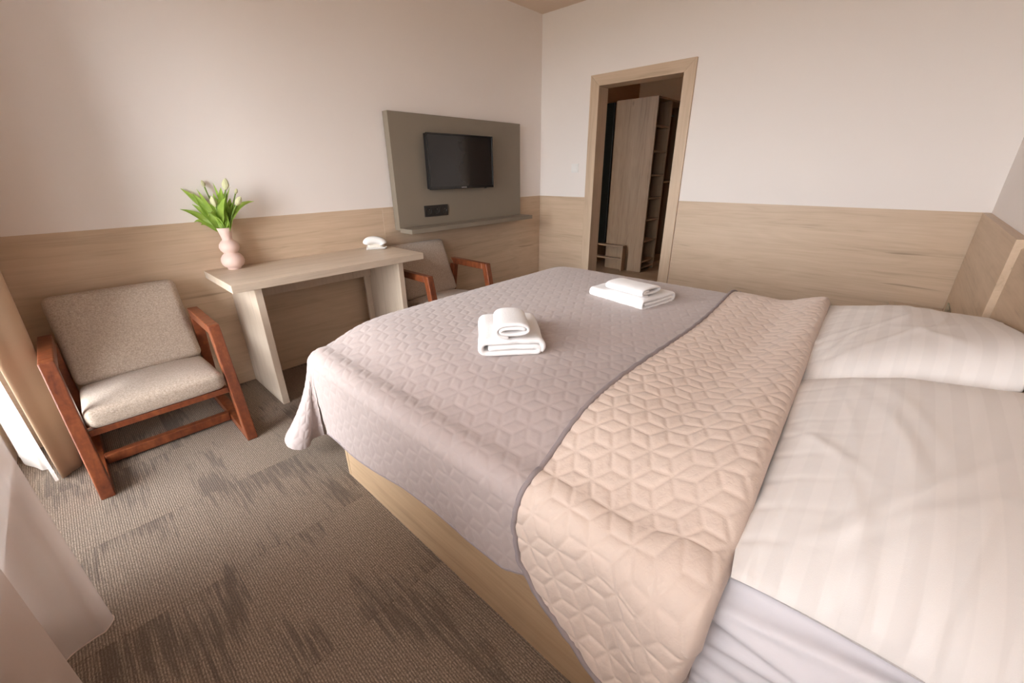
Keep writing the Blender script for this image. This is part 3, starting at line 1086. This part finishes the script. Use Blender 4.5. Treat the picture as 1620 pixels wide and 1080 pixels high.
for si, fo, L, dr_, fs, lab in tulips:
    base = Vector((VX, VY, VZ + 0.185)) + (Rc * si + Fw * fo) * 0.012
    t = thing('tulip', tuple(base), lab, 'flower', 'tulips in the pink vase')
    d0 = lat(si * 0.62, fo * 0.6, 1.0)
    pts = curve_pts(base, d0, L + 0.05, dr_, 10)
    part('stem', tube([tuple(p) for p in pts], [0.0042 - 0.0008 * i / 9 for i in range(10)], 8), STEM, t, True)
    tip = pts[-1]
    dirn = (pts[-1] - pts[-2]).normalized()
    # bud: six cupped petals
    a0 = dirn.cross(Vector((0.3, 0.2, 1))).normalized()
    b0 = dirn.cross(a0)
    for k in range(6):
        ang = k * PI / 3 + (0.3 if k % 2 else 0)
        o_ = a0 * math.cos(ang) + b0 * math.sin(ang)
        H_ = 0.052 * fs
        rr_ = 0.0135 * fs * (1.0 if k % 2 else 0.85)
        pp = [tip + dirn * (H_ * f) + o_ * (rr_ * math.sin(PI * min(1, f * 0.85 + 0.12))) for f in (0, 0.15, 0.35, 0.55, 0.75, 0.9, 1.0)]
        ribbon(pp, [x * 0.013 * fs for x in (0.3, 0.75, 1.0, 1.0, 0.8, 0.5, 0.08)], tuple(-o_), 0.45, PETAL, 'petal', t)
    # leaves on this stem
    nl_ = 6 if L > 0.18 else 5
    for q in range(nl_):
        f = rt.uniform(0.12, 0.5)
        pb = pts[int(f * 9)]
        sd = si * 0.5 + rt.uniform(-0.7, 0.6)
        fw = rt.uniform(-0.35, 0.5)
        if pb.y > -0.06:
            fw = abs(fw)
        ld = lat(sd, fw, rt.uniform(0.8, 2.2))
        LL = rt.uniform(0.13, 0.20)
        lp = curve_pts(pb, ld, LL, rt.choice((0.0, 0.04, 0.12, 0.26)), 9)
        cu = rt.uniform(-0.04, 0.04)
        lp = [p + Rc * cu * (i / 8) ** 2 for i, p in enumerate(lp)]
        wm = rt.uniform(0.016, 0.024)
        wd = [wm * x for x in (0.35, 0.7, 0.95, 1.0, 0.95, 0.8, 0.58, 0.32, 0.04)]
        lp = [Vector((p.x, min(p.y, -0.012), p.z)) for p in lp]
        ribbon(lp, wd, tuple((Fw * 0.8 + Rc * rt.uniform(-0.9, 0.9) + Vector((0, 0, 0.5)))), 0.4, LEAF, 'leaf', t)
    # a drooping leaf over the rim
    if si in (-0.75, 0.85, -0.28, 0.12):
        lp = curve_pts(LIP + (Rc * si + Fw * 0.4) * 0.02, lat(si * 0.8, 0.5, 1.2), 0.19, 0.42, 10)
        lp = [Vector((p.x, min(p.y, -0.012), p.z)) for p in lp]
        ribbon(lp, [0.017 * x for x in (0.4, 0.8, 1, 1.05, 1, .9, .75, .55, .3, .04)], tuple(Fw + Vector((0, 0, 0.6))), 0.3, LEAF, 'leaf', t)

# telephone
PX, PY, PZ = -2.035, -0.10, 0.7502
ph = thing('telephone', (PX, PY, PZ), 'small white desk telephone with coiled cord at the end of the desk', 'telephone')
def phone_local(pts, ang=math.radians(-28)):
    c, s = math.cos(ang), math.sin(ang)
    k = 0.72
    return [(PX + k * (x * c - y * s), PY + k * (x * s + y * c), PZ + z * 0.86) for x, y, z in pts]
b = bmesh.new()
hexa(b, phone_local([(-0.080, -0.060, 0.004), (0.085, -0.060, 0.004), (0.085, 0.066, 0.004), (-0.080, 0.066, 0.004),
                     (-0.074, -0.058, 0.072), (0.074, -0.058, 0.066), (0.066, 0.048, 0.092), (-0.066, 0.048, 0.092)]), 0.022, 5)
part('base', b, CREAMP, ph, True)
hs = [(-0.082, -0.056, 0.044), (-0.076, -0.058, 0.062), (-0.055, -0.057, 0.073), (-0.02, -0.054, 0.077), (0.02, -0.052, 0.073), (0.055, -0.052, 0.062), (0.076, -0.053, 0.046), (0.082, -0.054, 0.036)]
b = tube(phone_local([tuple(p) for p in catmull(hs, 24)]), [0.017, 0.025, 0.028, 0.028] + [0.027] * 16 + [0.028, 0.027, 0.023, 0.015], 16)
hd = part('handset', b, WHITEP, ph, True)
b = tube(phone_local([tuple(p) for p in catmull([(-0.045, -0.0835, 0.072), (-0.02, -0.0805, 0.075), (0.015, -0.0785, 0.069), (0.045, -0.0775, 0.057)], 12)]), [0.001, 0.002] + [0.003] * 8 + [0.002, 0.001], 8)
part('slot', b, DARKSLOT, hd, True)
b = bmesh.new()
hexa(b, phone_local([(-0.092, -0.082, 0.0), (0.092, -0.082, 0.0), (0.09, 0.07, 0.0), (-0.09, 0.07, 0.0),
                     (-0.088, -0.078, 0.016), (0.088, -0.078, 0.016), (0.086, 0.066, 0.016), (-0.086, 0.066, 0.016)]), 0.005, 3)
part('foot', b, WHITEP, ph, True)
cp = []
for i in range(150):
    f = i / 149
    ang = f * 2 * PI * 15
    ax_ = catmull([(-0.085, -0.088, 0.012), (-0.04, -0.096, 0.010), (0.03, -0.098, 0.010), (0.085, -0.094, 0.011), (0.108, -0.045, 0.013)], 150)[i]
    cp.append((ax_[0], ax_[1] + 0.0065 * math.cos(ang), ax_[2] + 0.0065 * math.sin(ang)))
part('coiled_cord', tube(phone_local(cp), 0.0019, 6), WHITEP, ph, True)

# ------------------------------------------------------------------ armchairs
def armchair(loc, label):
    L = Vector(loc)
    t = thing('armchair', loc, label, 'armchair', 'oatmeal upholstered armchairs by the wainscot')
    def X(x):
        return x + L.x
    for s in (-1, 1):
        xo, xi = (-0.302, -0.255) if s < 0 else (0.255, 0.302)
        part('front_leg', prism_yz([(-0.735, 0), (-0.680, 0), (-0.563, 0.60), (-0.615, 0.60)], X(xo), X(xi), 0.004), REDWOOD, t)
        part('armrest', prism_yz([(-0.5725, 0.552), (-0.218, 0.552), (-0.180, 0.5995), (-0.5635, 0.5995)], X(xo), X(xi), 0.004), REDWOOD, t)
        part('rear_leg', prism_yz([(-0.105, 0.0), (-0.05, 0.0), (-0.176, 0.5515), (-0.226, 0.5515)], X(xo), X(xi), 0.004), REDWOOD, t)
        part('floor_rail', prism_yz([(-0.6795, 0.002), (-0.1055, 0.002), (-0.1165, 0.048), (-0.6705, 0.048)], X(xo), X(xi), 0.003), REDWOOD, t)
    part('crossbar', box(X(-0.2545), X(0.2545), -0.462, -0.425, 0.012, 0.058, 0.004), REDWOOD, t)
    part('seat_rail', box(X(-0.2545), X(0.2545), -0.655, -0.615, 0.258, 0.286, 0.003), REDWOOD, t)
    part('seat_rail', box(X(-0.2545), X(0.2545), -0.215, -0.175, 0.215, 0.243, 0.003), REDWOOD, t)
    part('back_rail', box(X(-0.2545), X(0.2545), -0.152, -0.130, 0.50, 0.545, 0.003), REDWOOD, t)
    def cushion(name, q, dome, seed):
        # q: quad in y-z (four corners in order), pushed across x, then softened
        n, m, w = 26, 22, 0.252
        b = bmesh.new()
        hexa(b, [(X(-w), *p) for p in q] + [(X(w), *p) for p in q], 0.034, 5)
        for _ in range(2):
            bmesh.ops.subdivide_edges(b, edges=[e for e in b.edges if e.calc_length() > 0.06], cuts=2, use_grid_fill=True)
        cy = sum(p[0] for p in q) / 4
        cz = sum(p[1] for p in q) / 4
        ax = Vector((0, q[1][0] - q[0][0], q[1][1] - q[0][1])).normalized()
        ln = (Vector((0, *q[1])) - Vector((0, *q[0]))).length / 2
        up = Vector((0, -ax.z, ax.y))
        for v_ in b.verts:
            d = v_.co - Vector((L.x, cy, cz))
            fx = 1 - min(1, abs(d.x) / w) ** 3
            fl = 1 - min(1, abs(d.dot(ax)) / ln) ** 3
            k = dome * fx * fl * (1 if d.dot(up) > 0 else -0.1)
            v_.co += up * (k + 0.003 * mnoise.noise(Vector((v_.co.x * 7 + seed, v_.co.y * 7, v_.co.z * 7))))
        return part(name, b, UPH, t, True)
    # seat: front to rear along the bottom, so that up is +z
    cushion('seat_cushion', [(-0.668, 0.287), (-0.205, 0.245), (-0.205, 0.338), (-0.680, 0.378)], 0.026, 1)
    cushion('back_cushion', [(-0.205, 0.335), (-0.040, 0.735), (-0.105, 0.758), (-0.270, 0.345)], 0.010, 2)
    return t
ch = armchair((-3.497, 0, 0), 'oatmeal armchair with red-brown sled frame by the curtain, seen whole')
c2 = copy_tree(ch)
c2.location = (-3.497 + 1.835, 0.0, 0)
tag(c2, 'oatmeal armchair between desk and bed, under the television board')

# ------------------------------------------------------------------ curtains
def drape(name, plan_bottom, plan_top, z0, z1, n, nz, mat, parent=None, thick=0.0, hemf=None):
    pb = catmull(plan_bottom, n)
    pt = catmull(plan_top, n)
    zs = np.linspace(0, 1, nz)
    P = np.zeros((n, nz, 3))
    for k, f in enumerate(zs):
        g = f ** 0.8
        P[:, k, :2] = pb * (1 - g) + pt * g
        zb = z0 if hemf is None else z0 + hemf
        P[:, k, 2] = zb * (1 - f) + z1 * f
    o = link_mesh(name, grid_mesh(name, P), mat, parent)
    if thick:
        m = o.modifiers.new('solid', 'SOLIDIFY')
        m.thickness = thick
    return o
bc = thing('beige_curtain', (-3.88, -0.25, 0), 'opaque beige curtain gathered in the corner behind the armchair', 'curtain')
bp = [(-3.94, -0.05), (-3.88, -0.08), (-3.932, -0.13), (-3.87, -0.17), (-3.922, -0.22), (-3.865, -0.26), (-3.905, -0.32), (-3.905, -0.424), (-3.872, -0.395), (-3.835, -0.352), (-3.87, -0.25), (-3.84, -0.16), (-3.875, -0.05)]
tp_ = [(-3.94, -0.04), (-3.87, -0.07), (-3.93, -0.13), (-3.86, -0.17), (-3.925, -0.23), (-3.86, -0.27), (-3.92, -0.33), (-3.925, -0.42), (-3.86, -0.425), (-3.745, -0.36), (-3.82, -0.24), (-3.80, -0.15), (-3.86, -0.04)]
drape('curtain_cloth', bp, tp_, 0.006, 2.50, 150, 30, BEIGEC, bc, 0.002)
part('curtain_head', box(-3.945, -3.80, -0.42, -0.04, 2.50, 2.53, 0.005), BEIGEC, bc)

wl = thing('white_curtain', (-3.97, -0.25, 0), 'white voile edge hanging between the beige curtain and the window', 'curtain')
bp = [(-4.03, -0.10), (-4.02, -0.165), (-3.985, -0.235), (-3.965, -0.285), (-3.945, -0.30), (-3.93, -0.36), (-3.915, -0.432), (-3.925, -0.44)]
tp_ = [(-4.03, -0.10), (-4.02, -0.17), (-3.99, -0.24), (-3.975, -0.30), (-3.96, -0.34), (-3.955, -0.40), (-3.952, -0.445), (-3.96, -0.45)]
drape('curtain_cloth', bp, tp_, 0.012, 2.50, 60, 24, LINER, wl)
pb = catmull(bp, 60)
part('hem', tube([(x - 0.001, y, 0.055) for x, y in pb], 0.0012, 6), LINER, wl)

sc_ = thing('sheer_curtain', (-3.9, -2.0, 0), 'sheer voile curtain hanging nearest the camera beside the bed', 'curtain')
bp = [(-4.02, -1.255), (-3.994, -1.28), (-3.96, -1.33), (-3.922, -1.372), (-3.87, -1.385), (-3.822, -1.44), (-3.84, -1.482), (-3.864, -1.487), (-3.918, -1.503), (-3.955, -1.553),
      (-3.98, -1.62), (-3.93, -1.72), (-3.86, -1.78), (-3.87, -1.86), (-3.95, -1.93), (-3.97, -2.02), (-3.90, -2.12), (-3.87, -2.22), (-3.95, -2.34), (-3.96, -2.5), (-3.88, -2.62), (-3.95, -2.78), (-3.90, -2.95), (-3.95, -3.1)]
tp_ = [(-4.00, -1.27), (-3.98, -1.29), (-3.96, -1.33), (-3.93, -1.37), (-3.89, -1.39), (-3.86, -1.42), (-3.87, -1.46), (-3.89, -1.48), (-3.93, -1.50), (-3.955, -1.553),
       (-3.97, -1.62), (-3.93, -1.72), (-3.88, -1.78), (-3.89, -1.86), (-3.94, -1.93), (-3.95, -2.02), (-3.90, -2.12), (-3.88, -2.22), (-3.94, -2.34), (-3.95, -2.5), (-3.89, -2.62), (-3.94, -2.78), (-3.90, -2.95), (-3.94, -3.1)]
sh = drape('curtain_cloth', bp, tp_, 0.012, 2.50, 260, 30, SHEER, sc_)
pb = catmull(bp, 260)
part('hem', tube([(x, y, 0.013) for x, y in pb], 0.0022, 6), SHEERHEM, sc_)

rl = thing('curtain_rail', (-3.92, -1.6, 2.53), 'white curtain rail under the ceiling along the window wall', 'curtain rail')
part('rail', box(-4.03, -3.79, -3.2, -0.03, 2.531, 2.56, 0.003), WHITEP, rl)
for y in (-3.0, -1.6, -0.2):
    part('bracket', box(-4.0, -3.82, y - 0.015, y + 0.015, 2.5605, H, 0.002), WHITEP, rl)

# ------------------------------------------------------------------ hallway furniture seen through the doorway
wd_ = thing('wardrobe', (1.9, -0.25, 0), 'tall oak wardrobe with open side shelves beyond the doorway', 'wardrobe')
WX, WY = 1.512, -0.50
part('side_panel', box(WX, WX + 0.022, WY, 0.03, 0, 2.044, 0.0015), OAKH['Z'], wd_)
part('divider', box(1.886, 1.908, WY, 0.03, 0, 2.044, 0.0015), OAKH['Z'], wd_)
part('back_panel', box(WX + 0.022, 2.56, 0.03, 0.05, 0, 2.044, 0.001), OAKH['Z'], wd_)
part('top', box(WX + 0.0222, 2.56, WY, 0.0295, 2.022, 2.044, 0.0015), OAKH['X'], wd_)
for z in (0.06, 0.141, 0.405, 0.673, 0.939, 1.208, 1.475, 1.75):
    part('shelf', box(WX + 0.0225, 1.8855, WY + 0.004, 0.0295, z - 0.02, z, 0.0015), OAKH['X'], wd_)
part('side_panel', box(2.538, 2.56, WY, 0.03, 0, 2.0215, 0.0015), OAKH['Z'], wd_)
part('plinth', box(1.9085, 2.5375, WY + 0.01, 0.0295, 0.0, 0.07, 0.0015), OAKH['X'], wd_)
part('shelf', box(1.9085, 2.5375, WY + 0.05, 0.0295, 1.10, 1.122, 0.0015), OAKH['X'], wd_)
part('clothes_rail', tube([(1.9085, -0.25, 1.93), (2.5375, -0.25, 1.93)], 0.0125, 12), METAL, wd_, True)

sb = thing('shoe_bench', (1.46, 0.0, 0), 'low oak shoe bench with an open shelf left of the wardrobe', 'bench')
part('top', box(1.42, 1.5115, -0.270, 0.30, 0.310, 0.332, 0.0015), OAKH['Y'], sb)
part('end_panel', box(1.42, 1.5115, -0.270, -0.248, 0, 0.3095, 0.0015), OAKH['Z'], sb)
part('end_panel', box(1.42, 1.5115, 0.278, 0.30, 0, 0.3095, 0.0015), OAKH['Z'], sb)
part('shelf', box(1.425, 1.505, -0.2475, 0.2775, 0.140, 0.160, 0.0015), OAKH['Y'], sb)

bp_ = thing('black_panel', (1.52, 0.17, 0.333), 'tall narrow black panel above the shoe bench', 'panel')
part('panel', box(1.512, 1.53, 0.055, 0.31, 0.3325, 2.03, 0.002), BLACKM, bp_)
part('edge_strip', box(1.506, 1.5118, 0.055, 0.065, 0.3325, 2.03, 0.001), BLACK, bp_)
